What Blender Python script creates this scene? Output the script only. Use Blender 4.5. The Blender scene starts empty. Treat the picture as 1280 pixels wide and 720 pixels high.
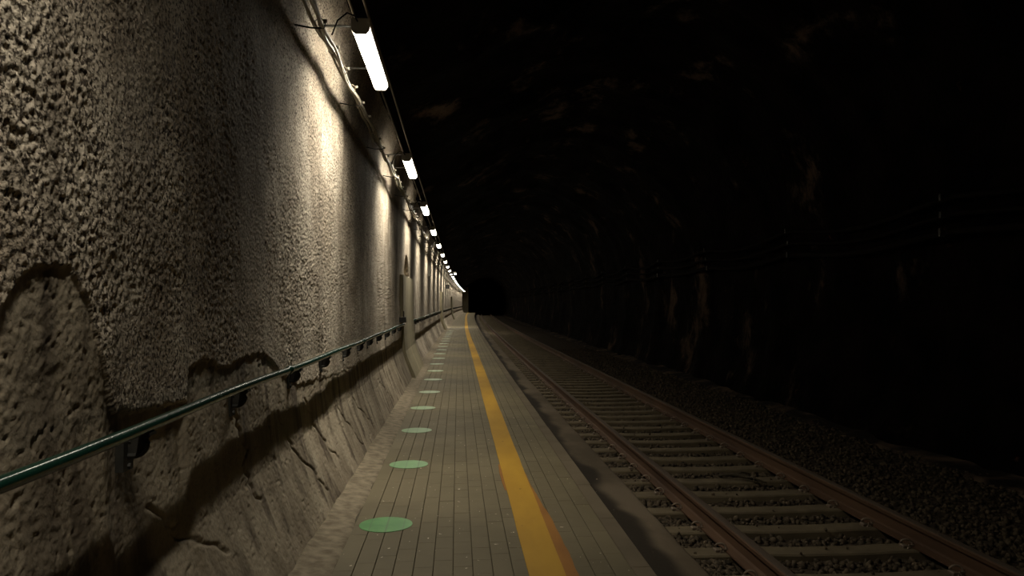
import bpy, math, random
import numpy as np

# ------------------------------------------------------------------ camera, world, exposure
scene = bpy.context.scene
col = scene.collection
FOCAL_PX = 960.0
cam_data = bpy.data.cameras.new('camera')
cam_data.sensor_width = 36.0
cam_data.lens = FOCAL_PX * 36.0 / 1280.0
cam_data.clip_start = 0.05
cam_data.clip_end = 600.0
cam = bpy.data.objects.new('camera', cam_data)
cam.location = (0.0, 0.0, 1.5)
cam.rotation_euler = (math.radians(90.0 + 1.19), 0.0, math.radians(-4.141))
col.objects.link(cam)
scene.camera = cam

world = bpy.data.worlds.new('world')
scene.world = world
world.use_nodes = True
world.node_tree.nodes['Background'].inputs[0].default_value = (0.0, 0.0, 0.0, 1)
world.node_tree.nodes['Background'].inputs[1].default_value = 0.0

scene.view_settings.view_transform = 'Standard'
scene.view_settings.look = 'None'
scene.view_settings.gamma = 1.0
scene.view_settings.use_curve_mapping = False
scene.view_settings.exposure = 0.0
LAMP_STRENGTH = 32.0
LAMP_SIDE = 32.0
LAMP_WATTS = 50.0
LAMP_SPREAD = 118.0
LAMP_COLOR = (1.0, 0.93, 0.77, 1)

rng = np.random.default_rng(7)
random.seed(7)
K = 1.25e-4                       # the whole tunnel bends gently to the right: x = X + K y^2


def bend(X, Y):
    return X + K * Y * Y


def heading(Y):
    return -math.atan(2 * K * Y)


# ------------------------------------------------------------------ noise (numpy)
def vnoise(u, v, seed):
    r = np.random.default_rng(seed)
    T = r.random((256, 256)) * 2 - 1
    iu = np.floor(u).astype(int); iv = np.floor(v).astype(int)
    fu = u - iu; fv = v - iv
    fu = fu * fu * fu * (fu * (fu * 6 - 15) + 10); fv = fv * fv * fv * (fv * (fv * 6 - 15) + 10)
    a = T[iu & 255, iv & 255]; b = T[(iu + 1) & 255, iv & 255]
    c = T[iu & 255, (iv + 1) & 255]; d = T[(iu + 1) & 255, (iv + 1) & 255]
    return (a * (1 - fu) + b * fu) * (1 - fv) + (c * (1 - fu) + d * fu) * fv


def fbm(u, v, seed, octs=4):
    s = 0; a = 1.0; t = 0
    for k in range(octs):
        s = s + a * vnoise(u * 2 ** k + 17.3 * k, v * 2 ** k + 5.1 * k, seed + k)
        t += a; a *= 0.5
    return s / t


def sstep(a, b, x):
    t = np.clip((x - a) / (b - a), 0, 1)
    return t * t * (3 - 2 * t)


# ------------------------------------------------------------------ materials
def new_mat(name):
    m = bpy.data.materials.new(name); m.use_nodes = True
    nt = m.node_tree
    return m, nt, nt.nodes, nt.links, nt.nodes['Principled BSDF']


def mat(name, c1, c2=None, rough=0.8, scale=6.0, bump=0.0, bump_scale=60.0, metallic=0.0, spec=0.3,
        stretch=(1, 1, 1), detail=6.0, lo=0.35, hi=0.65, tone_attr=None, bump_dist=0.01, object_coords=False):
    m, nt, N, L, p = new_mat(name)
    p.inputs['Roughness'].default_value = rough
    p.inputs['Metallic'].default_value = metallic
    p.inputs['Specular IOR Level'].default_value = spec
    geo = N.new('ShaderNodeTexCoord') if object_coords else N.new('ShaderNodeNewGeometry')
    src = geo.outputs['Object'] if object_coords else geo.outputs['Position']
    mp = N.new('ShaderNodeMapping'); mp.inputs['Scale'].default_value = stretch
    L.new(src, mp.inputs['Vector'])
    last = None
    if c2 is None:
        p.inputs['Base Color'].default_value = (*c1, 1)
        rgb = N.new('ShaderNodeRGB'); rgb.outputs[0].default_value = (*c1, 1); last = rgb.outputs[0]
    else:
        n = N.new('ShaderNodeTexNoise'); n.inputs['Scale'].default_value = scale
        n.inputs['Detail'].default_value = detail
        L.new(mp.outputs[0], n.inputs['Vector'])
        r = N.new('ShaderNodeValToRGB')
        r.color_ramp.elements[0].position = lo; r.color_ramp.elements[1].position = hi
        r.color_ramp.elements[0].color = (*c1, 1); r.color_ramp.elements[1].color = (*c2, 1)
        L.new(n.outputs['Fac'], r.inputs['Fac']); last = r.outputs[0]
    if tone_attr:
        at = N.new('ShaderNodeAttribute'); at.attribute_name = tone_attr
        mx = N.new('ShaderNodeMix'); mx.data_type = 'RGBA'; mx.blend_type = 'MULTIPLY'
        mx.inputs[0].default_value = 1.0
        L.new(last, mx.inputs[6]); L.new(at.outputs['Fac'], mx.inputs[7]); last = mx.outputs[2]
    L.new(last, p.inputs['Base Color'])
    if bump > 0:
        bn = N.new('ShaderNodeTexNoise'); bn.inputs['Scale'].default_value = bump_scale
        bn.inputs['Detail'].default_value = 5.0
        L.new(src, bn.inputs['Vector'])
        b = N.new('ShaderNodeBump'); b.inputs['Strength'].default_value = bump
        b.inputs['Distance'].default_value = bump_dist
        L.new(bn.outputs['Fac'], b.inputs['Height']); L.new(b.outputs[0], p.inputs['Normal'])
    return m


def mixrgb(N, L, fac, a, b, mode='MIX'):
    mx = N.new('ShaderNodeMix'); mx.data_type = 'RGBA'; mx.blend_type = mode
    for sock, v in ((mx.inputs[0], fac), (mx.inputs[6], a), (mx.inputs[7], b)):
        if isinstance(v, (int, float)):
            sock.default_value = v
        elif isinstance(v, tuple):
            sock.default_value = (*v, 1)
        else:
            L.new(v, sock)
    return mx.outputs[2]


def noise_fac(N, L, src, scale, stretch=(1, 1, 1), lo=0.4, hi=0.6, detail=5.0, offset=(0, 0, 0), rough=0.55):
    mp = N.new('ShaderNodeMapping'); mp.inputs['Scale'].default_value = stretch
    mp.inputs['Location'].default_value = offset
    L.new(src, mp.inputs['Vector'])
    n = N.new('ShaderNodeTexNoise'); n.inputs['Scale'].default_value = scale
    n.inputs['Detail'].default_value = detail; n.inputs['Roughness'].default_value = rough
    L.new(mp.outputs[0], n.inputs['Vector'])
    mr = N.new('ShaderNodeMapRange'); mr.interpolation_type = 'SMOOTHSTEP'
    mr.inputs[1].default_value = lo; mr.inputs[2].default_value = hi
    L.new(n.outputs['Fac'], mr.inputs[0])
    return mr.outputs[0]


def make_wall_mat():
    m, nt, N, L, p = new_mat('left_wall_concrete')
    g = N.new('ShaderNodeNewGeometry'); P = g.outputs['Position']
    at = N.new('ShaderNodeAttribute'); at.attribute_name = 'layer'
    up = mixrgb(N, L, noise_fac(N, L, P, 2.2, lo=.35, hi=.65), (0.32, 0.262, 0.196), (0.50, 0.430, 0.340))
    low = mixrgb(N, L, noise_fac(N, L, P, 3.0, (1, 1, .5), lo=.35, hi=.65), (0.215, 0.174, 0.122), (0.345, 0.290, 0.210))
    low = mixrgb(N, L, noise_fac(N, L, P, 6.0, (1, 1, .10), lo=.48, hi=.66), low, (0.110, 0.085, 0.060))
    c = mixrgb(N, L, at.outputs['Fac'], low, up)
    # dark grit embedded in the sprayed concrete
    gr = N.new('ShaderNodeMath'); gr.operation = 'MULTIPLY'
    gl = N.new('ShaderNodeMath'); gl.operation = 'MULTIPLY_ADD'; gl.inputs[1].default_value = .8; gl.inputs[2].default_value = .2
    L.new(at.outputs['Fac'], gl.inputs[0]); L.new(gl.outputs[0], gr.inputs[1])
    L.new(noise_fac(N, L, P, 62.0, lo=.50, hi=.60, detail=2.5), gr.inputs[0])
    c = mixrgb(N, L, gr.outputs[0], c, (0.060, 0.046, 0.034))
    # water stains running down the wall
    st = noise_fac(N, L, P, 3.4, (1, 1, .07), lo=.54, hi=.72, offset=(3, 7, 0))
    ml = N.new('ShaderNodeMath'); ml.operation = 'MULTIPLY'; ml.inputs[1].default_value = .55
    L.new(st, ml.inputs[0])
    c = mixrgb(N, L, ml.outputs[0], c, (0.10, 0.078, 0.055))
    da = N.new('ShaderNodeAttribute'); da.attribute_name = 'dark_patch'
    c = mixrgb(N, L, da.outputs['Fac'], c, (0.085, 0.064, 0.045))  # darker patches taken from the mesh attribute
    sp = noise_fac(N, L, P, 2.6, lo=.60, hi=.75, offset=(9, 1, 4))
    ml2 = N.new('ShaderNodeMath'); ml2.operation = 'MULTIPLY'; ml2.inputs[1].default_value = .35
    L.new(sp, ml2.inputs[0])
    c = mixrgb(N, L, ml2.outputs[0], c, (0.50, 0.44, 0.34))
    L.new(c, p.inputs['Base Color'])
    p.inputs['Roughness'].default_value = .88
    p.inputs['Specular IOR Level'].default_value = .25
    bn = N.new('ShaderNodeTexNoise'); bn.inputs['Scale'].default_value = 58; bn.inputs['Detail'].default_value = 8
    L.new(P, bn.inputs['Vector'])
    b = N.new('ShaderNodeBump'); b.inputs['Distance'].default_value = .011
    ma = N.new('ShaderNodeMath'); ma.operation = 'MULTIPLY_ADD'; ma.inputs[1].default_value = .5; ma.inputs[2].default_value = .3
    L.new(at.outputs['Fac'], ma.inputs[0]); L.new(ma.outputs[0], b.inputs['Strength'])
    L.new(bn.outputs['Fac'], b.inputs['Height']); L.new(b.outputs[0], p.inputs['Normal'])
    return m


def make_rock_mat():
    m, nt, N, L, p = new_mat('sooty_rock_lining')
    g = N.new('ShaderNodeNewGeometry'); P = g.outputs['Position']
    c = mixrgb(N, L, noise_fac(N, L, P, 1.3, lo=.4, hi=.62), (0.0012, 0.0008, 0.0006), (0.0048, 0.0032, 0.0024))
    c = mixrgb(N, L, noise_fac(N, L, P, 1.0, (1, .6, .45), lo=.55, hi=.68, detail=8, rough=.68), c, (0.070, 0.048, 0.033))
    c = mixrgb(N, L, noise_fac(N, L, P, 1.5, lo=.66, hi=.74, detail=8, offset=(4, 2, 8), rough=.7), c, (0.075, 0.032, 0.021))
    L.new(c, p.inputs['Base Color'])
    p.inputs['Roughness'].default_value = .9
    p.inputs['Specular IOR Level'].default_value = .03
    bn = N.new('ShaderNodeTexNoise'); bn.inputs['Scale'].default_value = 9; bn.inputs['Detail'].default_value = 8
    L.new(P, bn.inputs['Vector'])
    b = N.new('ShaderNodeBump'); b.inputs['Strength'].default_value = .8; b.inputs['Distance'].default_value = .06
    L.new(bn.outputs['Fac'], b.inputs['Height']); L.new(b.outputs[0], p.inputs['Normal'])
    return m


def make_tile_mat():
    m, nt, N, L, p = new_mat('platform_paving')
    g = N.new('ShaderNodeNewGeometry'); P = g.outputs['Position']
    c = mixrgb(N, L, noise_fac(N, L, P, 1.1, lo=.35, hi=.65), (0.083, 0.067, 0.036), (0.110, 0.089, 0.050))
    at = N.new('ShaderNodeAttribute'); at.attribute_name = 'tone'
    c = mixrgb(N, L, 1.0, c, at.outputs['Fac'], 'MULTIPLY')
    c = mixrgb(N, L, noise_fac(N, L, P, 26, (1, .8, 1), lo=.70, hi=.735, detail=2), c, (0.42, 0.36, 0.28))
    c = mixrgb(N, L, noise_fac(N, L, P, 90, lo=.6, hi=.75, detail=2), c, (0.10, 0.08, 0.055))
    L.new(c, p.inputs['Base Color'])
    p.inputs['Roughness'].default_value = .72
    p.inputs['Specular IOR Level'].default_value = .28
    bn = N.new('ShaderNodeTexNoise'); bn.inputs['Scale'].default_value = 160; bn.inputs['Detail'].default_value = 3
    L.new(P, bn.inputs['Vector'])
    b = N.new('ShaderNodeBump'); b.inputs['Strength'].default_value = .25; b.inputs['Distance'].default_value = .003
    L.new(bn.outputs['Fac'], b.inputs['Height']); L.new(b.outputs[0], p.inputs['Normal'])
    return m


def make_green_mat():
    # green sticker; dirt settles into it along the joints of the paving below
    m, nt, N, L, p = new_mat('green_floor_marking')
    g = N.new('ShaderNodeNewGeometry'); P = g.outputs['Position']
    c = mixrgb(N, L, noise_fac(N, L, P, 9, lo=.35, hi=.7), (0.036, 0.160, 0.034), (0.064, 0.215, 0.054))
    c = mixrgb(N, L, noise_fac(N, L, P, 40, lo=.66, hi=.74, detail=3), c, (0.16, 0.14, 0.10))
    at = N.new('ShaderNodeAttribute'); at.attribute_name = 'joint'
    ml = N.new('ShaderNodeMath'); ml.operation = 'MULTIPLY'; ml.inputs[1].default_value = .75
    L.new(at.outputs['Fac'], ml.inputs[0])
    wa = N.new('ShaderNodeAttribute'); wa.attribute_name = 'far_sheen'
    c = mixrgb(N, L, wa.outputs['Fac'], c, (0.28, 0.30, 0.20))  # lamp sheen on the farther dots, painted in as a paler colour
    c = mixrgb(N, L, ml.outputs[0], c, (0.045, 0.085, 0.035))
    L.new(c, p.inputs['Base Color'])
    p.inputs['Roughness'].default_value = .42
    p.inputs['Specular IOR Level'].default_value = .4
    return m


def make_yellow_mat(name, a, b_, dirt):
    m, nt, N, L, p = new_mat(name)
    g = N.new('ShaderNodeNewGeometry'); P = g.outputs['Position']
    c = mixrgb(N, L, noise_fac(N, L, P, 4, (1, .3, 1), lo=.35, hi=.65), a, b_)
    c = mixrgb(N, L, noise_fac(N, L, P, 13, (1, .6, 1), lo=.66, hi=.76, detail=4), c, dirt)
    L.new(c, p.inputs['Base Color'])
    p.inputs['Roughness'].default_value = .7
    p.inputs['Specular IOR Level'].default_value = .25
    return m


def make_ledge_mat():
    m, nt, N, L, p = new_mat('ledge_concrete')
    tc = N.new('ShaderNodeNewGeometry'); P = tc.outputs['Position']
    at = N.new('ShaderNodeAttribute'); at.attribute_name = 'soil'
    c = mixrgb(N, L, noise_fac(N, L, P, 2.2, (1, .5, 1), lo=.35, hi=.65), (0.068, 0.052, 0.034), (0.105, 0.082, 0.056))
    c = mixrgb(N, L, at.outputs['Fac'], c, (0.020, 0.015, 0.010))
    c = mixrgb(N, L, noise_fac(N, L, P, 20, (1, .5, 1), lo=.70, hi=.75, detail=3), c, (0.26, 0.22, 0.16))
    L.new(c, p.inputs['Base Color'])
    p.inputs['Roughness'].default_value = .9
    p.inputs['Specular IOR Level'].default_value = .15
    bn = N.new('ShaderNodeTexNoise'); bn.inputs['Scale'].default_value = 50; bn.inputs['Detail'].default_value = 4
    L.new(P, bn.inputs['Vector'])
    b = N.new('ShaderNodeBump'); b.inputs['Strength'].default_value = .4; b.inputs['Distance'].default_value = .006
    L.new(bn.outputs['Fac'], b.inputs['Height']); L.new(b.outputs[0], p.inputs['Normal'])
    return m


M = {}
M['wall'] = make_wall_mat()
M['rock'] = make_rock_mat()
M['tile'] = make_tile_mat()
M['green'] = make_green_mat()
M['yellow'] = make_yellow_mat('yellow_line_paint', (0.275, 0.150, 0.010), (0.325, 0.182, 0.013), (0.17, 0.09, 0.011))
M['orange'] = make_yellow_mat('old_orange_paint', (0.175, 0.070, 0.010), (0.225, 0.096, 0.013), (0.065, 0.03, 0.012))
M['ledge'] = make_ledge_mat()
M['joint'] = mat('paving_bed', (0.045, 0.035, 0.022), (0.07, 0.055, 0.035), scale=8, rough=.95)
M['mortar'] = mat('mortar_fillet', (0.095, 0.076, 0.048), (0.19, 0.155, 0.107), scale=11, rough=.9, bump=.8, bump_scale=45)
M['kerb'] = mat('kerb_concrete', (0.074, 0.057, 0.034), (0.100, 0.078, 0.049), scale=2, rough=.85, bump=.2, bump_scale=120, bump_dist=.004)
M['buttress'] = mat('smooth_buttress_concrete', (0.20, 0.172, 0.108), (0.27, 0.232, 0.150), scale=3, rough=.85, stretch=(1, 1, .3), bump=.2, bump_scale=40)
M['rail'] = mat('rusty_rail_steel', (0.044, 0.022, 0.011), (0.078, 0.041, 0.021), scale=5, rough=.75, stretch=(1, .15, 1), spec=.25)
M['railtop'] = mat('worn_rail_head', (0.055, 0.040, 0.029), (0.085, 0.064, 0.047), scale=4, rough=.6, stretch=(1, .1, 1), spec=.3)
M['sleeper'] = mat('sleeper_concrete', (0.078, 0.059, 0.034), (0.114, 0.089, 0.053), scale=5, rough=.9, bump=.3, bump_scale=60)
M['clip'] = mat('rail_clip_steel', (0.12, 0.090, 0.065), (0.2, 0.155, 0.115), scale=20, rough=.5, metallic=.4)
M['ballast'] = mat('ballast_stone', (0.009, 0.007, 0.0045), (0.100, 0.076, 0.050), scale=14, rough=.95, detail=2, lo=.3, hi=.7, spec=.15)
M['bed'] = mat('ballast_bed', (0.022, 0.016, 0.010), (0.055, 0.042, 0.029), scale=22, rough=.95, bump=1.0, bump_scale=28, bump_dist=.03, spec=.1)
M['greenrail'] = mat('green_gloss_paint', (0.004, 0.021, 0.014), (0.006, 0.030, 0.020), scale=8, rough=.22, spec=.6)
M['black'] = mat('black_painted_steel', (0.012, 0.012, 0.010), (0.03, 0.027, 0.022), scale=14, rough=.6)
M['cable'] = mat('grey_cable_sheath', (0.20, 0.175, 0.135), (0.30, 0.265, 0.21), scale=6, rough=.5)
M['darkcable'] = mat('black_cable_sheath', (0.005, 0.004, 0.003), (0.009, 0.007, 0.006), scale=6, rough=.9, spec=.03)
M['housing'] = mat('lamp_housing_grey', (0.30, 0.28, 0.24), (0.36, 0.335, 0.29), scale=6, rough=.5)
M['conduit'] = mat('galvanised_conduit', (0.17, 0.15, 0.12), (0.25, 0.22, 0.18), scale=9, rough=.45, metallic=.5)
M['plate'] = mat('grey_enamel_plate', (0.30, 0.28, 0.23), (0.40, 0.37, 0.31), scale=10, rough=.5)
M['footing'] = mat('footing_concrete', (0.012, 0.009, 0.007), (0.15, 0.105, 0.072), scale=1.6, rough=.9, lo=.48, hi=.72, spec=.1)
M['twig'] = mat('dead_branch_bark', (0.022, 0.017, 0.010), (0.045, 0.034, 0.020), scale=30, rough=.9)

m, nt, N, L, p = new_mat('lamp_diffuser_lit')
p.inputs['Base Color'].default_value = (.8, .8, .78, 1)
p.inputs['Emission Color'].default_value = LAMP_COLOR
p.inputs['Emission Strength'].default_value = LAMP_STRENGTH
M['diffuser'] = m
m, nt, N, L, p = new_mat('lamp_diffuser_side_opal')
p.inputs['Base Color'].default_value = (.8, .8, .78, 1)
p.inputs['Emission Color'].default_value = LAMP_COLOR
p.inputs['Emission Strength'].default_value = LAMP_SIDE
M['diffuser_side'] = m


# ------------------------------------------------------------------ mesh helpers
def tag(o, label=None, cat=None, group=None, kind=None):
    if label: o['label'] = label
    if cat: o['category'] = cat
    if group: o['group'] = group
    if kind: o['kind'] = kind
    return o


def link(name, me, parent=None, loc=(0, 0, 0), rz=0.0):
    o = bpy.data.objects.new(name, me)
    col.objects.link(o)
    o.location = loc; o.rotation_euler = (0, 0, rz)
    if parent: o.parent = parent
    return o


def empty(name, loc, rz=0.0):
    o = bpy.data.objects.new(name, None); o.empty_display_size = .2
    col.objects.link(o); o.location = loc; o.rotation_euler = (0, 0, rz)
    return o


class MB:
    def __init__(s): s.v = []; s.f = []; s.mi = []

    def add(s, vs, fs, mi=0):
        b = len(s.v); s.v += [tuple(q) for q in vs]
        for f in fs: s.f.append(tuple(b + i for i in f)); s.mi.append(mi)

    def box(s, x0, x1, y0, y1, z0, z1, ch=0.0, mi=0, chy=None):
        cy_ = ch if chy is None else chy
        if ch <= 0:
            vs = [(x0, y0, z0), (x1, y0, z0), (x1, y1, z0), (x0, y1, z0), (x0, y0, z1), (x1, y0, z1), (x1, y1, z1), (x0, y1, z1)]
            s.add(vs, [(3, 2, 1, 0), (4, 5, 6, 7), (0, 1, 5, 4), (1, 2, 6, 5), (2, 3, 7, 6), (3, 0, 4, 7)], mi)
        else:
            zt = z1 - ch
            vs = [(x0, y0, z0), (x1, y0, z0), (x1, y1, z0), (x0, y1, z0), (x0, y0, zt), (x1, y0, zt), (x1, y1, zt), (x0, y1, zt),
                  (x0 + ch, y0 + cy_, z1), (x1 - ch, y0 + cy_, z1), (x1 - ch, y1 - cy_, z1), (x0 + ch, y1 - cy_, z1)]
            fs = [(3, 2, 1, 0), (8, 9, 10, 11)]
            for a in range(4):
                b = (a + 1) % 4
                fs += [(a, b, b + 4, a + 4), (a + 4, b + 4, b + 8, a + 8)]
            s.add(vs, fs, mi)

    def tube(s, pts, r, n=10, mi=0, cap=True):
        pts = [np.array(q, float) for q in pts]
        rings = []
        up = np.array([0, 0, 1.0])
        for i, q in enumerate(pts):
            t = pts[min(i + 1, len(pts) - 1)] - pts[max(i - 1, 0)]
            t = t / (np.linalg.norm(t) + 1e-12)
            a = np.cross(t, up)
            if np.linalg.norm(a) < 1e-3: a = np.cross(t, np.array([1.0, 0, 0]))
            a /= np.linalg.norm(a); b = np.cross(a, t)
            rr = r[i] if hasattr(r, '__len__') else r
            rings.append([q + rr * (math.cos(k * 2 * math.pi / n) * a + math.sin(k * 2 * math.pi / n) * b) for k in range(n)])
        vs = [w for R in rings for w in R]
        fs = []
        for i in range(len(pts) - 1):
            for k in range(n):
                k2 = (k + 1) % n
                fs.append((i * n + k, i * n + k2, (i + 1) * n + k2, (i + 1) * n + k))
        if cap:
            fs.append(tuple(range(n - 1, -1, -1)))
            fs.append(tuple((len(pts) - 1) * n + k for k in range(n)))
        s.add(vs, fs, mi)

    def sweep(s, prof, ys, place, closed=True, mi=None):
        """prof: (X, z) outline, swept along y; place(X, y, z) -> point"""
        n = len(prof)
        vs = [place(X, y, z) for y in ys for (X, z) in prof]
        fs = []; mis = []
        for j in range(len(ys) - 1):
            for k in range(n if closed else n - 1):
                k2 = (k + 1) % n
                fs.append((j * n + k, j * n + k2, (j + 1) * n + k2, (j + 1) * n + k)); mis.append(mi[k] if mi else 0)
        if closed:
            fs.append(tuple(range(n - 1, -1, -1))); mis.append(0)
            fs.append(tuple((len(ys) - 1) * n + k for k in range(n))); mis.append(0)
        b = len(s.v); s.v += vs
        for f, q in zip(fs, mis): s.f.append(tuple(b + i for i in f)); s.mi.append(q)

    def mesh(s, name, mats, smooth=False):
        me = bpy.data.meshes.new(name)
        me.from_pydata(s.v, [], s.f)
        if not isinstance(mats, (list, tuple)): mats = [mats]
        for q in mats: me.materials.append(q)
        me.polygons.foreach_set('material_index', s.mi)
        if smooth: me.polygons.foreach_set('use_smooth', [True] * len(me.polygons))
        me.update()
        return me


def grid_mesh(name, V, material, attrs=None, smooth=True, flip=False):
    """V: (a, b, 3) array of points"""
    a, b, _ = V.shape
    me = bpy.data.meshes.new(name)
    nv = a * b; nf = (a - 1) * (b - 1)
    me.vertices.add(nv); me.vertices.foreach_set('co', V.reshape(-1).astype(np.float32))
    idx = np.arange(nv).reshape(a, b)
    q = np.stack([idx[:-1, :-1], idx[1:, :-1], idx[1:, 1:], idx[:-1, 1:]], -1).reshape(-1, 4)
    if flip: q = q[:, ::-1]
    me.loops.add(nf * 4); me.loops.foreach_set('vertex_index', q.reshape(-1).astype(np.int32))
    me.polygons.add(nf)
    me.polygons.foreach_set('loop_start', np.arange(0, nf * 4, 4, dtype=np.int32))
    me.polygons.foreach_set('use_smooth', np.full(nf, smooth))
    me.update(calc_edges=True)
    for k, arr in (attrs or {}).items():
        at = me.attributes.new(k, 'FLOAT', 'POINT'); at.data.foreach_set('value', arr.reshape(-1).astype(np.float32))
    me.materials.append(material)
    return me


def set_tone(me, values):
    at = me.attributes.new('tone', 'FLOAT', 'POINT'); at.data.foreach_set('value', np.asarray(values, np.float32))


# ------------------------------------------------------------------ wall_left
def wall_profile(z):
    zs = [-.2, 0, .10, .25, .40, .55, .85, 1.1, 1.6, 2.2, 2.8, 3.4, 3.8, 4.1, 4.35]
    xs = [-.83, -.885, -.927, -.988, -1.048, -1.096, -1.127, -1.142, -1.152, -1.152, -1.145, -1.135, -1.105, -1.03, -.92]
    return np.interp(z, zs, xs)


def recess(Y):                                     # the wall steps back beyond the first buttress
    return -.05 * sstep(18.6, 19.4, Y)


EDGE_Y = [-3, 0, 1.2, 1.7, 2.011, 2.116, 2.234, 2.393, 2.496, 2.582, 2.642, 2.70, 2.78, 3.059, 3.369, 3.39, 3.628, 3.9, 4.151, 4.40, 4.655, 4.96, 5.187, 5.6, 7, 9, 16, 20, 135]
EDGE_Z = [.7, .8, .98, 1.30, 1.48, 1.574, 1.623, 1.608, 1.525, 1.37, 1.261, 1.133, 1.12, 1.099, 1.091, 1.226, 1.242, 1.19, 1.204, 1.225, 1.206, 1.12, 1.024, .93, .86, .80, .72, .3, .2]


def wall_left():
    ys = [-12.0]
    while ys[-1] < 134.6:
        y = ys[-1]
        ys.append(y + (.25 if y < -1.6 else .03 if y < .9 else .0066 if y < 2.2 else .003 * y if y < 9 else .0055 * y))
    ys = np.array(ys)
    zs = np.concatenate([np.arange(-.12, 3.45, .0072), np.arange(3.45, 4.36, .016)])
    Y, Z = np.meshgrid(ys, zs, indexing='ij')
    X = wall_profile(Z) + recess(Y)
    edge = np.interp(Y, EDGE_Y, EDGE_Z) + .022 * fbm(Y / .12, Z / .5, 31, 3) + .008 * vnoise(Y / .028, Z / .05, 35)
    layer = sstep(-.006, .006, Z - edge)
    layer = np.where(Y > 19, 1.0, layer)
    # coarse unevenness
    d = .012 * fbm(Y / .9, Z / .9, 3, 3) + .005 * fbm(Y / .22, Z / .25, 11, 3)
    # sprayed-concrete grain: lumps and pits
    amp = .35 + .65 * sstep(-.25, .35, fbm(Y / .55, Z / .55, 21, 3))
    n1 = vnoise(Y / .021, Z / .018, 41); n2 = vnoise(Y / .0138, Z / .0138, 43); n3 = vnoise(Y / .040, Z / .033, 45)
    grain = .0032 * n1 + .0032 * n2 + .0018 * n3 - .0075 * sstep(.22, .75, n3 * .5 + n1 * .6)
    pits = -.006 * sstep(.72, .98, vnoise(Y / .032, Z / .016, 51) + .35 * vnoise(Y / .016, Z / .016, 53))
    wav = .002 * fbm(Y / .10, Z / .9, 61, 3)
    low = pits * .8 + wav + .0012 * n2 + .0014 * n1
    fade = 1 - .55 * sstep(8, 30, Y)
    step = .011 + .004 * fbm(Y / .4, Z / .4, 71, 2) + .022 * sstep(2.60, 2.72, Y) * (1 - sstep(3.32, 3.40, Y))
    step = step * (1 - .6 * sstep(5.3, 7, Y))
    d = d + fade * (layer * (grain * amp) + (1 - layer) * low) + (layer - 1) * step
    # cracks in the lower wall
    for (y0, z0, y1, z1) in [(5.0, .83, 5.75, .12), (5.9, .80, 6.5, .20), (7.1, .62, 7.75, .1), (8.2, .52, 8.7, .18), (3.0, .75, 3.6, .35),
                             (10.6, .48, 11.3, .12), (4.05, 1.0, 4.3, .42)]:
        t = np.clip((Z - z0) / (z1 - z0), 0, 1)
        yc = y0 + (y1 - y0) * t + .06 * vnoise(Z / .08, Z * 0 + y0, 81) + .02 * vnoise(Z / .03, Z * 0 + y0, 83)
        inside = (Z < z0) & (Z > z1)
        d = d - np.where(inside, .016 * np.exp(-((Y - yc) / .018) ** 2), 0)
    # pointed hollow above the buttress
    t = (Z - 2.09) / .50
    half = np.where((t > 0) & (t < 1), .95 * np.sqrt(np.clip(1 - t, 0, 1)) * np.clip(t * 5 + .55, 0, 1), 0)
    hollow = sstep(0, .12, half - np.abs(Y - 17.3))
    d = d - .10 * hollow
    layer = layer * (1 - .5 * hollow)
    # darker patches that fade out downwards, ragged at the sides
    dark_patch = 0
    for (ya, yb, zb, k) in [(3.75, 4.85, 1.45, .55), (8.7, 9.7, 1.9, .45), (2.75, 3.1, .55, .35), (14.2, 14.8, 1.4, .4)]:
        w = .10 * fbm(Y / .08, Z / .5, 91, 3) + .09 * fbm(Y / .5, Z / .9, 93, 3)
        dark_patch = np.maximum(dark_patch, k * sstep(-.12, .16, np.minimum(Y - ya, yb - Y) + w) * sstep(zb - .3, zb + .6, Z + .5 * w))
    P = np.stack([bend(X + d, Y), Y, Z], -1)
    o = link('wall_left', grid_mesh('wall_left', P, M['wall'], {'layer': layer, 'dark_patch': dark_patch}, flip=False))
    tag(o, kind='structure')
    return o


wall_l = wall_left()
# the wall has a back so that it is not a bare sheet
mb = MB()
mb.sweep([(-1.55, -.2), (-1.30, -.2), (-1.30, 4.3), (-1.55, 4.3)], list(np.linspace(-12, 134, 60)), lambda X, y, z: (bend(X, y), y, z))
tag(link('wall_back', mb.mesh('wall_back', M['rock']), wall_l))


def buttress(y0, y1, ztop, proud):
    zs = [0, .10, .25, .40, .55, .85, 1.1, 1.6, min(2.0, ztop), ztop]
    prof = [(float(wall_profile(z)) + proud, z) for z in zs]
    prof += [(-1.26, ztop), (-1.26, 0)]
    mb = MB()
    ch = .03
    def place(X, y, z):
        return (bend(X, y), y, z)
    inner = [(X - .03 if X > -1.2 else X, z) for X, z in prof]
    n = len(prof)
    rings = [(inner, y0), (prof, y0 + ch), (prof, y1 - ch), (inner, y1)]
    vs = [place(X, y, z) for pr, y in rings for X, z in pr]
    fs = [(j * n + k, j * n + (k + 1) % n, (j + 1) * n + (k + 1) % n, (j + 1) * n + k) for j in range(3) for k in range(n)]
    fs += [tuple(range(n - 1, -1, -1)), tuple(3 * n + k for k in range(n))]
    mb.add(vs, fs)
    return link('buttress', mb.mesh('buttress', M['buttress']), wall_l)


buttress(15.5, 19.0, 2.09, .055)
buttress(44.3, 46.6, 2.2, .08)
buttress(73.5, 76.5, 2.2, .08)


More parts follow.
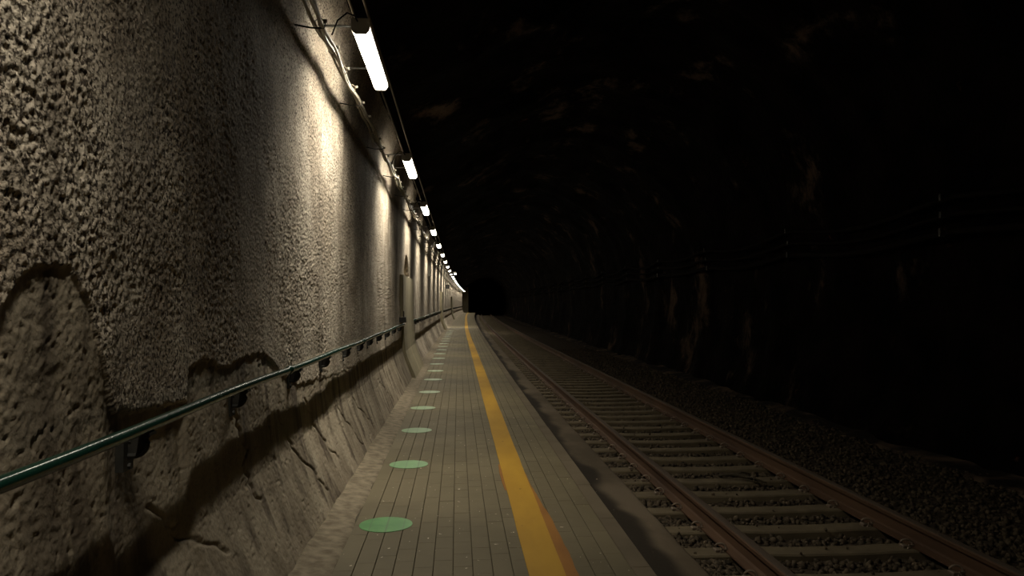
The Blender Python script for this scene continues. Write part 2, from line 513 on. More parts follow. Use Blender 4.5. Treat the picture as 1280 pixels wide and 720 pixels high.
# ------------------------------------------------------------------ vault and right wall
VAULT = [(6.02, -.62), (6.10, -.42), (6.22, .0), (6.34, .9), (6.36, 1.8), (6.28, 2.7), (6.05, 3.6), (5.55, 4.5), (4.8, 5.25), (3.9, 5.75),
         (2.9, 5.95), (1.9, 5.80), (1.0, 5.42), (.2, 4.95), (-.4, 4.55), (-.85, 4.3), (-1.08, 4.12)]
pv = np.array(VAULT)
sl = np.concatenate([[0], np.cumsum(np.hypot(*np.diff(pv, axis=0).T))])


def vault_patch(name, s0, s1, ds, material):
    ys = [-12.0]
    while ys[-1] < 170:
        ys.append(ys[-1] + max(.06, .013 * ys[-1]))
    ys = np.array(ys)
    ss = np.linspace(s0, s1, int((s1 - s0) / ds) + 1)
    Y, S = np.meshgrid(ys, ss, indexing='ij')
    X = np.interp(S, sl, pv[:, 0]); Z = np.interp(S, sl, pv[:, 1])
    tx = np.interp(S + .05, sl, pv[:, 0]) - np.interp(S - .05, sl, pv[:, 0])
    tz = np.interp(S + .05, sl, pv[:, 1]) - np.interp(S - .05, sl, pv[:, 1])
    ln = np.hypot(tx, tz) + 1e-9
    nx, nz = -tz / ln, tx / ln                       # points into the tunnel
    d = .16 * fbm(Y / 1.9, S / 1.3, 101, 5) + .05 * np.abs(fbm(Y / .5, S / .5, 111, 3))
    d = d * np.clip((sl[-1] - S) / 1.5, .15, 1)
    # ribs of the lining
    d = d + .10 * np.exp(-(((Y + 1.2) % 4.6 - 2.3) / .35) ** 2) * np.clip((sl[-1] - S) / 2.0, 0, 1)
    P = np.stack([bend(X + nx * d, Y), Y, Z + nz * d], -1)
    o = link(name, grid_mesh(name, P, material))
    return tag(o, kind='structure')


SPLIT = float(sl[6])
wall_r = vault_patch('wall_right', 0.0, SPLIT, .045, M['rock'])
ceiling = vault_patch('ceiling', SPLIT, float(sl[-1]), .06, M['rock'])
# bulkhead where the platform ends and the passage goes dark
mb = MB(); mb.box(bend(-1.25, 134), bend(-.18, 134), 133.6, 134.4, -.6, 4.4, .05)
tag(link('wall_end', mb.mesh('wall_end', M['buttress'])), kind='structure')
mb = MB(); mb.box(-4, 16, 170.5, 171, -1, 8); tag(link('wall_far', mb.mesh('wall_far', M['rock'])), kind='structure')


# ------------------------------------------------------------------ platform
ysl = [-12, -6, -1.5] + list(np.linspace(0, 132, 67))
mb = MB()
mb.sweep([(-.98, -.6), (1.085, -.6), (1.085, -.03), (.99, -.03), (.99, -.012), (-.98, -.012)], ysl, lambda X, y, z: (bend(X, y), y, z))
floor = tag(link('floor', mb.mesh('floor', M['joint'])), kind='structure')

TW, TL, TX0 = .1122, .226, -.692
NCOL = 15


def tile_box(mb, x0, x1, y0, y1, z, bent=False):
    b = len(mb.v)
    mb.box(x0, x1, y0, y1, z - .02, z, .0014, 0, .0004)
    if bent:
        mb.v[b:] = [(bend(q[0], q[1]), q[1], q[2]) for q in mb.v[b:]]


tile_meshes = []
for k in range(6):
    mb = MB(); tile_box(mb, -TW / 2 + .0021, TW / 2 - .0021, -TL / 2 + .0004, TL / 2 - .0004, 0)
    me = mb.mesh('tile', M['tile']); set_tone(me, [.96 + .016 * k] * len(me.vertices)); tile_meshes.append(me)
rest = MB(); tones = []
count = 0
rows_y0 = 3.95
r_all = []
for r in range(-70, 567):
    for c in range(NCOL):
        yc = rows_y0 + (r + .5) * TL + (TL / 2 if c % 2 else 0) + .03 * math.sin(c * 12.9)
        if yc > 131.7: continue
        r_all.append((yc, TX0 + (c + .5) * TW))
near = sorted([q for q in r_all if q[0] > 3.95])[:300]
nearset = set(near)
for (yc, xc) in r_all:
    dz = random.uniform(-.0006, .0006)
    if (yc, xc) in nearset:
        o = link('tile', random.choice(tile_meshes), floor, (bend(xc, yc), yc, dz), heading(yc))
        o.rotation_euler = (random.uniform(-.002, .002), random.uniform(-.006, .006), heading(yc) + random.uniform(-.003, .003))
    else:
        n0 = len(rest.v)
        tile_box(rest, xc - TW / 2 + .0021, xc + TW / 2 - .0021, yc - TL / 2 + .0004, yc + TL / 2 - .0004, dz, True)
        tones += [random.uniform(.96, 1.04)] * (len(rest.v) - n0)
me = rest.mesh('tile_field', M['tile']); set_tone(me, tones)
tag(link('tile_field', me, floor), kind='stuff')

# mortar fillet between wall and paving
ys = np.concatenate([np.arange(-12, -1.5, .5), np.arange(-1.5, 12, .03), np.arange(12, 132, .4)])
xs = np.linspace(0, 1, 14)
Y, T = np.meshgrid(ys, xs, indexing='ij')
xl = -.935; xr = -.695 + .018 * fbm(Y / .25, T * 0, 131, 3)
Xm = xl + (xr - xl) * T
Zm = .030 * (1 - T) ** 1.5 - .001 + .007 * fbm(Y / .09, Xm / .09, 133, 3) * (1 - .4 * T) - .012 * sstep(.9, 1.0, T)
tag(link('mortar_fillet', grid_mesh('mortar_fillet', np.stack([bend(Xm, Y), Y, Zm], -1), M['mortar'], flip=True), floor))

# kerb stones along the platform edge
for k in range(-1, 132):
    y0 = k * 1.0 + .35; y1 = y0 + 1.0
    mb = MB()
    jx = random.uniform(-.004, .004)
    mb.sweep([(.994, -.03), (1.110 + jx, -.03), (1.114 + jx, -.012), (1.104 + jx, .0), (.997, .0), (.994, -.004)], [y0 + .003, y1 - .003],
             lambda X, y, z: (bend(X, y) - bend(1.05, y0), y - y0, z))
    link('kerb_stone', mb.mesh('kerb_stone', M['kerb']), floor, (bend(1.05, y0), y0, 0))

# lower concrete ledge beside the track
ys = np.concatenate([np.arange(-12, -1.5, .5), np.arange(-1.5, 20, .06), np.arange(20, 132.5, .6)])
xs = np.concatenate([np.linspace(1.06, 1.70, 26), [1.715, 1.725, 1.728, 1.73]])
zz = np.concatenate([np.full(26, -.345), [-.348, -.356, -.40, -.60]])
Y, X = np.meshgrid(ys, xs, indexing='ij')
Zl = np.broadcast_to(zz, Y.shape) + np.where(X < 1.72, .006 * fbm(Y / .5, X / .3, 141, 4), 0)
Xl = X + np.where(X > 1.69, .010 * fbm(Y / .4, X * 0, 143, 3), 0)
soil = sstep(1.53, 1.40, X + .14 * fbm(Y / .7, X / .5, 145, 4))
me = grid_mesh('trim_1', np.stack([bend(Xl, Y), Y, Zl], -1), M['ledge'], {'soil': soil}, flip=True)
tag(link('trim_1', me), kind='structure')


# ------------------------------------------------------------------ track bed and ballast
def bed_z(X, Y):
    z = -.487 + .016 * sstep(2.25, 1.95, X) - .012 * sstep(3.9, 4.3, X) + .02 * fbm(Y / .4, X / .4, 151, 3)
    z = z + .05 * sstep(4.6, 5.9, X) - .03 * np.exp(-((X - 4.5) / .5) ** 2)
    return z


ys = np.concatenate([np.arange(-12, -1.5, .5), np.arange(-1.5, 30, .07), np.arange(30, 170, .7)])
xs = np.arange(1.70, 6.5, .06)
Y, X = np.meshgrid(ys, xs, indexing='ij')
tag(link('floor_trackbed', grid_mesh('floor_trackbed', np.stack([bend(X, Y), Y, bed_z(X, Y)], -1), M['bed'], flip=True)), kind='structure')

TRACK_X = 2.905
GAUGE_HALF = .7175 + .036          # rail centre line from track centre
RAIL_TOP = -.245
SL_TOP = -.425
SL_Y0 = 5.88


def stones():
    pts = []
    n = 26000
    Yr = 3.6 + (rng.random(n) ** 1.6) * 30
    Xr = 1.72 + rng.random(n) * 4.35
    n2 = 7000                                         # the strip between ledge and rail
    Yr = np.concatenate([Yr, 3.6 + (rng.random(n2) ** 1.5) * 24]); Xr = np.concatenate([Xr, 1.73 + rng.random(n2) * .5])
    phi = (1 + 5 ** .5) / 2
    ico = np.array([(-1, phi, 0), (1, phi, 0), (-1, -phi, 0), (1, -phi, 0), (0, -1, phi), (0, 1, phi), (0, -1, -phi), (0, 1, -phi),
                    (phi, 0, -1), (phi, 0, 1), (-phi, 0, -1), (-phi, 0, 1)]) / 1.9
    fi = np.array([(0, 11, 5), (0, 5, 1), (0, 1, 7), (0, 7, 10), (0, 10, 11), (1, 5, 9), (5, 11, 4), (11, 10, 2), (10, 7, 6), (7, 1, 8),
                   (3, 9, 4), (3, 4, 2), (3, 2, 6), (3, 6, 8), (3, 8, 9), (4, 9, 5), (2, 4, 11), (6, 2, 10), (8, 6, 7), (9, 8, 1)])
    # keep the sleepers' tops free
    ph = ((Yr - SL_Y0 + .3) % .6) - .3
    on_sleeper = (np.abs(ph) < .115) & (np.abs(Xr - TRACK_X) < 1.17)
    keep = ~on_sleeper | (rng.random(len(Yr)) < .03)
    Yr, Xr, on_sleeper = Yr[keep], Xr[keep], on_sleeper[keep]
    nr = np.minimum(np.abs(Xr - (TRACK_X - GAUGE_HALF)), np.abs(Xr - (TRACK_X + GAUGE_HALF)))
    keep = nr > .085
    Yr, Xr, on_sleeper = Yr[keep], Xr[keep], on_sleeper[keep]
    n = len(Yr)
    size = .014 + .016 * rng.random(n)
    size *= np.where(on_sleeper, .5, 1)
    Zr = np.where(on_sleeper, SL_TOP + size * .3, bed_z(Xr, Yr) + size * .15 + .012 * rng.random(n))
    V = ico[None] * (size[:, None, None] * (.65 + .7 * rng.random((n, 12, 1))) * (.7 + .6 * rng.random((n, 1, 3))))
    a = rng.random(n) * 6.28
    ca, sa = np.cos(a)[:, None], np.sin(a)[:, None]
    V = np.stack([V[..., 0] * ca - V[..., 1] * sa, V[..., 0] * sa + V[..., 1] * ca, V[..., 2]], -1)
    V[..., 0] += bend(Xr, Yr)[:, None]; V[..., 1] += Yr[:, None]; V[..., 2] += Zr[:, None]
    F = fi[None] + (np.arange(n) * 12)[:, None, None]
    me = bpy.data.meshes.new('ballast')
    me.vertices.add(n * 12); me.vertices.foreach_set('co', V.reshape(-1).astype(np.float32))
    me.loops.add(n * 60); me.loops.foreach_set('vertex_index', F.reshape(-1).astype(np.int32))
    me.polygons.add(n * 20); me.polygons.foreach_set('loop_start', np.arange(0, n * 60, 3, dtype=np.int32))
    me.update(calc_edges=True)
    me.materials.append(M['ballast'])
    return me


tag(link('ballast', stones()), 'loose brown crushed stones lying around the sleepers of the track', 'ballast', kind='stuff')

# rough concrete footing along the foot of the right wall
ys = np.concatenate([np.arange(-12, 40, .12), np.arange(40, 132, .8)])
prof = np.array([(5.66, -.60), (5.70, -.46), (5.76, -.425), (5.86, -.415), (5.98, -.405), (6.12, -.38), (6.3, -.33)])
Y, I = np.meshgrid(ys, np.arange(len(prof)), indexing='ij')
dd = .07 * fbm(Y / .8, I / 3.0, 171, 3); dz = .035 * fbm(Y / .5, I / 2.0, 173, 3)
me = grid_mesh('baseboard_right', np.stack([bend(prof[I, 0] + dd, Y), Y, prof[I, 1] + dz], -1), M['footing'], flip=True)
tag(link('baseboard_right', me), kind='structure')

# ------------------------------------------------------------------ railway track
track = empty('railway_track', (bend(TRACK_X, 4), 4, -.47))
tag(track, 'single railway track with rusty steel rails on pale concrete sleepers beside the platform', 'railway track')
T0 = np.array(track.location)
RP = [(a * 1.05, b * 1.16) for a, b in [(-.070, -.152), (.070, -.152), (.070, -.141), (.022, -.128), (.009, -.118), (.009, -.045), (.034, -.034), (.036, -.010), (.030, -.002),
      (.015, .0), (-.015, .0), (-.030, -.002), (-.036, -.010), (-.034, -.034), (-.009, -.045), (-.009, -.118), (-.022, -.128), (-.070, -.141)]]
RMI = [0] * 18
for k in (8, 9, 10): RMI[k] = 1
for sgn in (-1, 1):
    mb = MB()
    mb.sweep([(X + TRACK_X + sgn * GAUGE_HALF, z + RAIL_TOP) for X, z in RP], list(np.linspace(-1.5, 168, 130)),
             lambda X, y, z: (bend(X, y) - T0[0], y - T0[1], z - T0[2]), mi=RMI)
    link('rail', mb.mesh('rail', [M['rail'], M['railtop']]), track)

mb = MB()
hx, b0, b1, ht = 1.18, .145, .105, .10
# concrete sleeper: seats raised under the rails, waist in the middle
sec = [(-hx, .0), (-hx + .02, 1), (-.45, 1), (-.30, .82), (.30, .82), (.45, 1), (hx - .02, 1), (hx, .0)]
ring = []
for X, q in [(-hx, .86), (-hx + .035, 1.0), (-.48, 1.0), (-.28, .93), (.28, .93), (.48, 1.0), (hx - .035, 1.0), (hx, .86)]:
    zt = SL_TOP - .47 * 0 + (q - 1) * .12
    zb = SL_TOP - .19
    w = b1 if abs(X) < hx - .01 else b1 - .02
    ring.append([(X, -b0, zb), (X, -w, zt - .012), (X, -w + .014, zt), (X, w - .014, zt), (X, w, zt - .012), (X, b0, zb)])
vs = [q for R in ring for q in R]
n = 6
fs = [(j * n + k, (j + 1) * n + k, (j + 1) * n + (k + 1) % n, j * n + (k + 1) % n) for j in range(len(ring) - 1) for k in range(n)]
fs += [tuple(range(n)), tuple((len(ring) - 1) * n + k for k in range(n - 1, -1, -1))]
mb.add(vs, fs)
sleeper_me = mb.mesh('sleeper', M['sleeper'])
# rail clip: bent spring rod on a shoulder block, beside the rail foot
mb = MB()
pts = []
for k in range(13):
    t = k / 12 * 1.75 * math.pi
    pts.append((.045 + .038 * math.cos(t) * (1 - .012 * k), -.035 + .006 * k, .030 + .030 * math.sin(t)))
mb.tube(pts, .0085, 6)
mb.tube([(-.03, .0, .018), (.02, .035, .022), (.06, .04, .03)], .0085, 6)
mb.box(.06, .10, -.035, .035, 0, .026, .006)
clip_me = mb.mesh('rail_clip', M['clip'])
for k in range(-10, 205):
    y = SL_Y0 + .6 * k
    if y > 131: break
    yy = y + random.uniform(-.012, .012)
    s = link('sleeper', sleeper_me, track, (bend(TRACK_X, y) - T0[0], yy - T0[1], -T0[2]), heading(y) + random.uniform(-.006, .006))
    if -5 <= k < 34:
        for sg in (-1, 1):
            for side in (-1, 1):
                c = link('rail_clip', clip_me, s, (sg * GAUGE_HALF + side * .050, 0, SL_TOP - .003), 0 if side > 0 else math.pi)

# dead twig lying across the sleepers
tw = empty('dead_twig', (3.06, 8.25, SL_TOP))
tag(tw, 'dark dead twig lying across the sleepers between the rails', 'twig')
for nm, pts, r in [('branch', [(-.16, .10, .03), (-.06, .04, .05), (.04, .0, .045), (.15, -.10, .03), (.24, -.24, .02)], [.012, .018, .022, .018, .008]),
                   ('side_branch', [(.0, .02, .045), (.08, .06, .07), (.17, .05, .05)], [.014, .011, .006]),
                   ('side_branch', [(.10, -.05, .04), (.13, -.16, .06), (.11, -.24, .03)], [.013, .010, .006])]:
    mb = MB(); mb.tube(pts, r, 7); link(nm, mb.mesh(nm, M['twig'], True), tw)


# ------------------------------------------------------------------ markings on the platform
def strip(name, ys, xl, xr, z, material, parent=None, off=(0, 0, 0)):
    mb = MB()
    for i, y in enumerate(ys):
        pass
    vs = []; fs = []
    for y, a, b in zip(ys, xl, xr):
        vs += [(bend(a, y) - off[0], y - off[1], .0 - off[2]), (bend(a + .001, y) - off[0], y - off[1], z - off[2]),
               (bend(b - .001, y) - off[0], y - off[1], z - off[2]), (bend(b, y) - off[0], y - off[1], .0 - off[2])]
    for i in range(len(ys) - 1):
        for k in range(3):
            fs.append((i * 4 + k, i * 4 + k + 1, (i + 1) * 4 + k + 1, (i + 1) * 4 + k))
    mb.add(vs, fs)
    return link(name, mb.mesh(name, material), parent)


ys = np.concatenate([np.arange(-1.5, 16, .05), np.arange(16, 131.6, .5)])
drift = -.17 * sstep(14, 55, ys) - .40 * sstep(50, 128, ys)
xl = drift + .400 + .0035 * fbm(ys / .5, ys * 0, 161, 3); xr = drift + .604 + .0035 * fbm(ys / .5, ys * 0 + 3, 163, 3)
yl = empty('safety_line', (.5, 0, 0))
tag(yl, 'yellow painted safety line running along the platform', 'safety line')
strip('paint_stripe', ys, xl, xr, .0040, M['yellow'], yl, (.5, 0, 0))
ys2 = np.arange(-1.5, 7.05, .05)
xr2 = .604 + .072 * sstep(7.0, 4.6, ys2) + .008 * fbm(ys2 / .15, ys2 * 0, 165, 3)
strip('old_stripe', ys2, np.full_like(ys2, .45), xr2, .0026, M['orange'], yl, (.5, 0, 0))
ys3 = np.arange(6.2, 7.25, .05)
strip('old_stripe', ys3, .388 - .012 * np.sin((ys3 - 6.2) / 1.0 * 3.14) + .003 * fbm(ys3 / .1, ys3 * 0, 167, 2), np.full_like(ys3, .45), .0024, M['orange'], yl, (.5, 0, 0))

ORD = ['nearest', 'second', 'third', 'fourth', 'fifth', 'sixth', 'seventh', 'eighth', 'ninth', 'tenth', 'eleventh', 'twelfth', 'thirteenth',
       'fourteenth', 'fifteenth', 'sixteenth', 'seventeenth', 'eighteenth', 'nineteenth', 'twentieth', 'twenty-first', 'twenty-second',
       'twenty-third', 'twenty-fourth', 'twenty-fifth']


def dot_mesh(xc, yc, r, seed, far_sheen):
    rg = np.random.default_rng(seed)
    xs_ = np.linspace(-r, r, 64)
    rows = []
    top = []; bot = []; jn = []
    vs = []; fs = []; jt = []
    for i, x in enumerate(xs_):
        h = math.sqrt(max(r * r - x * x, 0)) + rg.uniform(-.0015, .0015)
        u = ((xc + x - TX0) / TW) % 1.0
        j = 1.0 if min(u, 1 - u) < .035 else 0.0
        for y in (-h, -h * .33, h * .33, h):
            vs.append((x, y, .0032)); jt.append(j)
    for i in range(63):
        for k in range(3):
            fs.append((i * 4 + k, (i + 1) * 4 + k, (i + 1) * 4 + k + 1, i * 4 + k + 1))
    b = len(vs)                                   # rim down to the paving
    rim = [i * 4 for i in range(64)] + [i * 4 + 3 for i in range(63, -1, -1)]
    for i in rim:
        vs.append((vs[i][0], vs[i][1], 0.0)); jt.append(0)
    for k in range(len(rim)):
        k2 = (k + 1) % len(rim)
        fs.append((rim[k], b + k, b + k2, rim[k2]))
    mb = MB(); mb.add(vs, fs)
    me = mb.mesh('floor_dot', M['green'])
    at = me.attributes.new('joint', 'FLOAT', 'POINT'); at.data.foreach_set('value', np.array(jt, np.float32))
    at = me.attributes.new('far_sheen', 'FLOAT', 'POINT'); at.data.foreach_set('value', np.full(len(jt), far_sheen, np.float32))
    return me


dots_y = [5.30, 7.26, 9.20, 11.17, 13.18, 15.35]
while len(dots_y) < 20: dots_y.append(dots_y[-1] + 1.98)
for i, y in enumerate(dots_y):
    xc = -.482 + random.uniform(-.012, .012) + (.04 if i == 1 else 0) - .09 * min(1, max(0, (y - 14) / 10))
    o = link('floor_dot', dot_mesh(xc, y, .180, 300 + i, [0, .15, .35, .5, .6][min(i, 4)]), None, (bend(xc, y), y, 0), heading(y))  # paler with distance: reflected lamplight put into the colour
    w = 'nearest and largest green round floor dot on the platform paving' if i == 0 else \
        '%s green round floor dot along the platform, counted from the nearest' % ORD[i]
    tag(o, w, 'floor marking', 'green distance dots on the platform')


# ------------------------------------------------------------------ handrails
RX, RZ, RR = -1.070, 1.078, .0215


def rail_bracket_parts():
    a = MB()                                         # wall plate with two bolts
    a.box(-.090, -.062, -.04, .04, -.15, -.03, 0)
    for zz_ in (-.135, -.05):
        a.tube([(-.064, 0, zz_), (-.052, 0, zz_)], .010, 6)
    b = MB()                                         # J-shaped arm holding the tube from below
    pts = [(-.075, 0, -.100)]
    for k in range(8):
        t = k / 7 * math.pi / 2
        pts.append((-.045 + .045 * math.sin(t), 0, -.055 - .045 * math.cos(t)))
    pts += [(0, 0, -.035), (0, 0, -.018)]
    b.tube(pts, .011, 8)
    b.box(-.02, .02, -.03, .03, -.029, -.018)
    out = [(-.075, -.030), (-.004, -.026), (.006, -.050)] + [(-.039 + .045 * math.cos(t), -.062 - .045 * math.sin(t)) for t in np.linspace(.2, 1.57, 6)] + [(-.075, -.107)]
    nn = len(out)
    b.add([(x, -.005, z) for x, z in out] + [(x, .005, z) for x, z in out],
          [tuple(range(nn)), tuple(range(2 * nn - 1, nn - 1, -1))] + [(k, nn + k, nn + (k + 1) % nn, (k + 1) % nn) for k in range(nn)])
    return a.mesh('wall_plate', M['black']), b.mesh('arm', M['black'])


plate_me, arm_me = rail_bracket_parts()
mb = MB(); mb.tube([(0, -.045, 0), (0, -.04, 0), (0, .04, 0), (0, .045, 0)], [.022, .0265, .0265, .022], 14)
collar_me = mb.mesh('joint_collar', M['greenrail'], True)


def handrail(y0, y1, brackets, collars, label):
    e = empty('handrail', (bend(RX, y0), y0, 0))
    tag(e, label, 'handrail', 'green tube handrails on the left wall')
    ex, ey = e.location.x, e.location.y
    pts = []
    nn = int(max(8, (y1 - y0) / .4)) if y0 < 20 else int((y1 - y0) / 1.2)
    for k in range(nn + 1):
        y = y0 + (y1 - y0) * k / nn
        pts.append((bend(RX + .004 * math.sin(y * 1.1) + (-.01 if y0 > 19 else 0), y) - ex, y - ey, RZ + .004 * math.sin(y * 2.0) + (.02 * sstep(8, 16, y))))
    pts = [(pts[0][0] - .05, pts[0][1], pts[0][2])] * (1 if y0 > 0 else 0) + pts
    mb = MB(); mb.tube(pts, RR, 16 if y0 < 5 else 10)
    link('rail_tube', mb.mesh('rail_tube', M['greenrail'], True), e)
    for y in brackets:
        zo = RZ + .004 * math.sin(y * 2.0) + .02 * float(sstep(8, 16, y))
        xo = bend(RX + .004 * math.sin(y * 1.1) + (-.01 if y0 > 19 else 0), y) - ex
        br = bpy.data.objects.new('bracket', plate_me); col.objects.link(br); br.parent = e
        br.location = (xo, y - ey, zo); br.rotation_euler = (0, 0, heading(y))
        link('arm', arm_me, br)
    for y in collars:
        link('joint_collar', collar_me, e, (bend(RX + .004 * math.sin(y * 1.1), y) - ex, y - ey, RZ + .004 * math.sin(y * 2.0) + .02 * float(sstep(8, 16, y))), heading(y))


handrail(-1.5, 15.6, [.2, 1.5, 2.757, 4.011, 5.34, 6.521, 7.75, 8.85, 9.86, 11.0, 12.2, 13.4, 14.7], [5.05, 8.9, 13.0],
         'long green tube handrail on the wall nearest the camera, ending at the first buttress')
handrail(19.1, 44.1, list(np.arange(19.8, 44, 1.3)), [], 'green tube handrail on the wall between the first and second buttress')
handrail(46.8, 73.3, list(np.arange(47.4, 73, 1.3)), [], 'green tube handrail on the wall between the second and third buttress')
handrail(76.8, 131, list(np.arange(77.4, 130, 1.3)), [], 'green tube handrail on the farthest stretch of wall beyond the third buttress')

# ------------------------------------------------------------------ lamps
LX, LZ, LL = -.745, 3.60, 1.58
h = LL / 2


def lamp_meshes():
    hb = MB()                                        # housing: shallow channel above the diffuser
    prof = [(-.068, .045), (-.068, .062), (-.044, .095), (.044, .095), (.068, .062), (.068, .045)]
    hb.sweep(prof, [-h, h], lambda X, y, z: (X, y, z))
    db = MB()                                        # diffuser: trough with rounded lower edges
    dp = [(-.062, .045)] + [(-.062 + .030 * (1 - math.cos(t)), .016 - .030 * math.sin(t)) for t in np.linspace(0, math.pi / 2, 4)] + \
         [(.062 - .030 * (1 - math.cos(t)), .016 - .030 * math.sin(t)) for t in np.linspace(math.pi / 2, 0, 4)] + [(.062, .045)]
    db.sweep(dp, [-h + .012, h - .012], lambda X, y, z: (X, y, z), closed=False, mi=[1, 1, 1, 0, 0, 0, 1, 1, 1, 1])
    cb = MB()                                        # end cap
    cp = [(-.070, .097), (-.070, .012), (-.044, -.020), (.044, -.020), (.070, .012), (.070, .097)]
    cb.sweep(cp, [-.012, .012], lambda X, y, z: (X, y, z))
    bb = MB()                                        # suspension bracket: strap to the wall
    bb.box(-.42, .05, -.016, .016, .118, .126)
    bb.box(-.05, -.042, -.016, .016, .09, .12)
    bb.box(.042, .05, -.016, .016, .09, .12)
    kb = MB()                                        # toggle latch on the side
    kb.box(-.074, -.060, -.022, .022, .020, .062)
    lb = MB()                                        # feed cable loop
    lb.tube([(-.02, -.012, .07), (-.04, -.05, .10), (-.09, -.08, .11), (-.16, -.08, .05), (-.205, -.07, -.06)], .006, 6)
    return dict(housing=hb.mesh('housing', M['housing']), diffuser=db.mesh('diffuser', [M['diffuser'], M['diffuser_side']]), end_cap=cb.mesh('end_cap', M['housing']),
                bracket=bb.mesh('bracket', M['black']), latch=kb.mesh('latch', M['conduit']), feed_cable=lb.mesh('feed_cable', M['darkcable'], True))


LM = lamp_meshes()
LIGHT = bpy.data.lights.new('lamp_light', 'AREA')     # the tubes' light as the reflector throws it downwards
LIGHT.shape = 'RECTANGLE'; LIGHT.size = .05; LIGHT.size_y = LL - .04
LIGHT.energy = LAMP_WATTS; LIGHT.color = LAMP_COLOR[:3]; LIGHT.spread = math.radians(LAMP_SPREAD)


DIM_LIGHT = LIGHT.copy(); DIM_LIGHT.energy = LAMP_WATTS * .38      # set weaker for the lamps out of view, to dim the near wall


def lamp(X, Y, Z, label, full=True, light=LIGHT):
    e = empty('tunnel_light', (bend(X, Y), Y, Z), heading(Y))
    tag(e, label, 'light', 'fluorescent lights along the left wall')
    link('housing', LM['housing'], e)
    link('diffuser', LM['diffuser'], e)
    o = bpy.data.objects.new('lamp_light', light); col.objects.link(o); o.parent = e; o.location = (0, 0, -.018)
    for s in (-1, 1): link('end_cap', LM['end_cap'], e, (0, s * (h - .001), 0))
    if full:
        for s in (-1, 1): link('bracket', LM['bracket'], e, (0, s * .55, 0))
        for s in (-1, 1): link('latch', LM['latch'], e, (0, s * .70, 0))
        link('feed_cable', LM['feed_cable'], e, (0, -h, 0))
    return e


for i, y in enumerate([1.15, -4.3, -9.7]):
    lamp(LX, y, LZ, ['lit fluorescent batten light on the left wall above the frame, just ahead of the camera',
                     'lit fluorescent batten light on the left wall just behind the camera',
                     'lit fluorescent batten light on the left wall farthest behind the camera'][i], light=DIM_LIGHT)
LY = [6.73 + 5.3 * i for i in range(24)]  # last lamp added at the far end to light the bulkhead
for i, y in enumerate(LY):
    lab = 'largest and nearest lit fluorescent batten light in view on the left wall' if i == 0 else \
        '%s lit fluorescent batten light in the row on the left wall, counted from the largest' % ORD[i]
    lamp(LX, y, LZ, lab, i < 12)
lamp(-.40, 50.0, 3.45, 'lit batten light hung out to the right of the receding row of lights', True)

# conduits the lamps hang under
for X, lab in ((LX - .055, 'thin metal conduit above the row of lights, on the wall side'), (LX + .055, 'thin metal conduit above the row of lights, on the track side')):
    mb = MB(); ys = list(np.linspace(-11, 8, 10)) + list(np.linspace(9, 130, 60))
    mb.tube([(bend(X, y) - bend(X, 0), y, .006 * math.sin(y)) for y in ys], .011, 8)
    tag(link('conduit', mb.mesh('conduit', M['conduit'], True), None, (bend(X, 0), 0, LZ + .145)), lab, 'conduit', 'conduits above the lights')

# cable bundle between lamps and wall
CX, CZ = -.962, 3.48
cb = empty('cable_bundle', (CX, 0, CZ))
tag(cb, 'bundle of grey cables on wall hooks running along under the lights', 'cable bundle')
for q, (ox, oz, r, ph) in enumerate([(0, 0, .016, 0), (-.034, .018, .012, 1.3), (.016, -.032, .012, 2.7), (-.02, -.022, .010, 4.1)]):
    ys = np.concatenate([np.arange(-1.5, 30, .2), np.arange(30, 131, 2.0)])
    pts = []
    for y in ys:
        w = 1.0 if y < 30 else .3
        sag = .018 * math.sin(y * 2 * math.pi / 1.2 + ph * .3)
        pts.append((bend(ox + w * .014 * math.sin(y * 1.7 + ph * 2) + w * .008 * math.sin(y * 4.1 + ph), y), y, oz + w * sag + w * .010 * math.sin(y * 2.9 + ph)))
    mb = MB(); mb.tube(pts, r, 8); link('cable', mb.mesh('cable', M['cable'], True), cb)
mb = MB()
mb.tube([(-.20, 0, -.03), (-.06, 0, -.055), (.03, 0, -.058), (.042, 0, -.04), (.042, 0, -.015)], .006, 6)
hook_me = mb.mesh('hook', M['black'], True)
mb = MB(); mb.tube([(.030 * math.cos(t) - .005, 0, .040 * math.sin(t) - .006) for t in np.linspace(0, 2 * math.pi, 13)], .004, 5)
mb.box(.022, .048, -.010, .010, .0, .022)
tie_me = mb.mesh('cable_tie', M['cable'], True)
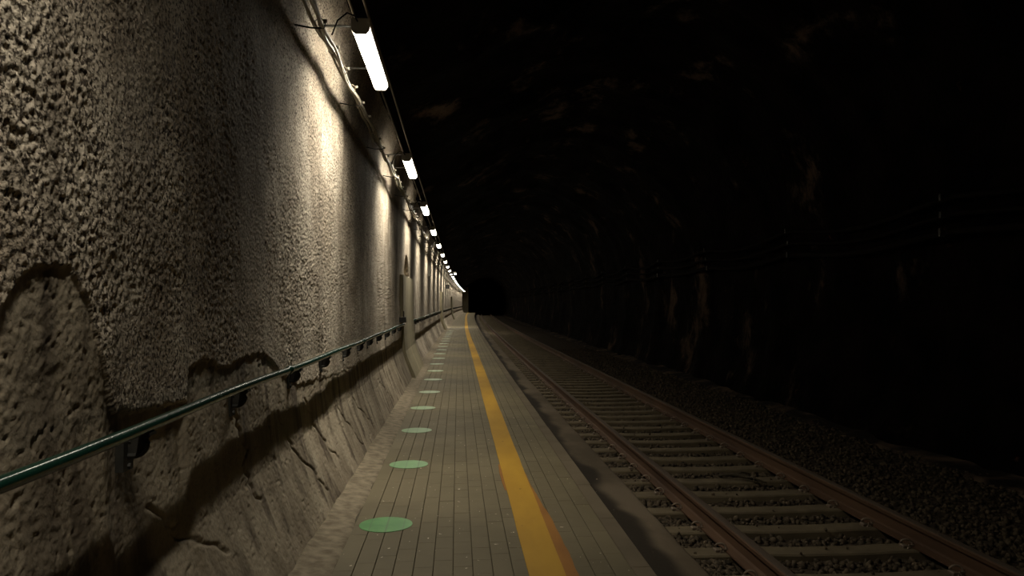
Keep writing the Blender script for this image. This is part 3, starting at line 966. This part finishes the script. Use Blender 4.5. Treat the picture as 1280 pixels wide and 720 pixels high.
for y in np.arange(-.9, 40, 2.1): link('hook', hook_me, cb, (bend(0, y), y, 0), heading(y))
for y in np.arange(-.6, 26, .55): link('cable_tie', tie_me, cb, (bend(0, y), y, 0), heading(y))

# cables along the right wall
for i, (X, Z, r) in enumerate([(6.13, 2.40, .045), (6.13, 2.62, .030), (6.10, 2.84, .035)]):
    pts = [(bend(X + .03 * math.sin(y * .5 + i), y) - X, y, -.10 * abs(math.sin(math.pi * y / 4.6)) * (1 + .3 * i) + .02 * math.sin(y)) for y in np.arange(-1.5, 130, .7)]
    mb = MB(); mb.tube(pts, r, 8)
    e = tag(link('wall_cable', mb.mesh('wall_cable', M['darkcable'], True), None, (X, 0, Z)),
            ['lowest', 'middle', 'topmost'][i] + ' of the three black cables sagging along the dark right wall', 'cable', 'cables on the right wall')
    for y in np.arange(4.6, 60, 4.6):
        b = MB(); b.box(-.06, .35, -.02, .02, -r - .015, -r)
        b.box(-.075, -.06, -.02, .02, -r - .015, r)
        link('cable_hook', b.mesh('cable_hook', M['black']), e, (bend(.03 * math.sin(y * .5 + i), y), y, .02 * math.sin(y)))


# junction boxes and small signs on the left wall
def wall_box(y, z, w, hh, dep, label, material, x=-1.12):
    e = empty('junction_box', (bend(x, y), y, z), heading(y)); tag(e, label, 'junction box')
    b = MB(); b.box(-.10, dep, -w / 2, w / 2, -hh / 2, hh / 2); link('box', b.mesh('box', material), e)
    b = MB(); b.box(dep, dep + .008, -w / 2 - .006, w / 2 + .006, -hh / 2 - .006, hh / 2 + .006); link('lid', b.mesh('lid', material), e)
    b = MB(); b.tube([(dep * .5, 0, hh / 2), (dep * .5, 0, hh / 2 + .12)], .010, 7); link('conduit', b.mesh('conduit', material), e)


wall_box(15.30, 1.19, .16, .10, .07, 'small dark junction box at the left edge of the first buttress', M['black'], -1.10)
wall_box(30.0, 2.78, .30, .40, .10, 'pale box high on the wall between the first and second buttress', M['plate'], -1.20)
wall_box(56.0, 2.75, .5, .28, .30, 'dark box sticking out from the far wall beyond the second buttress', M['black'], -1.18)
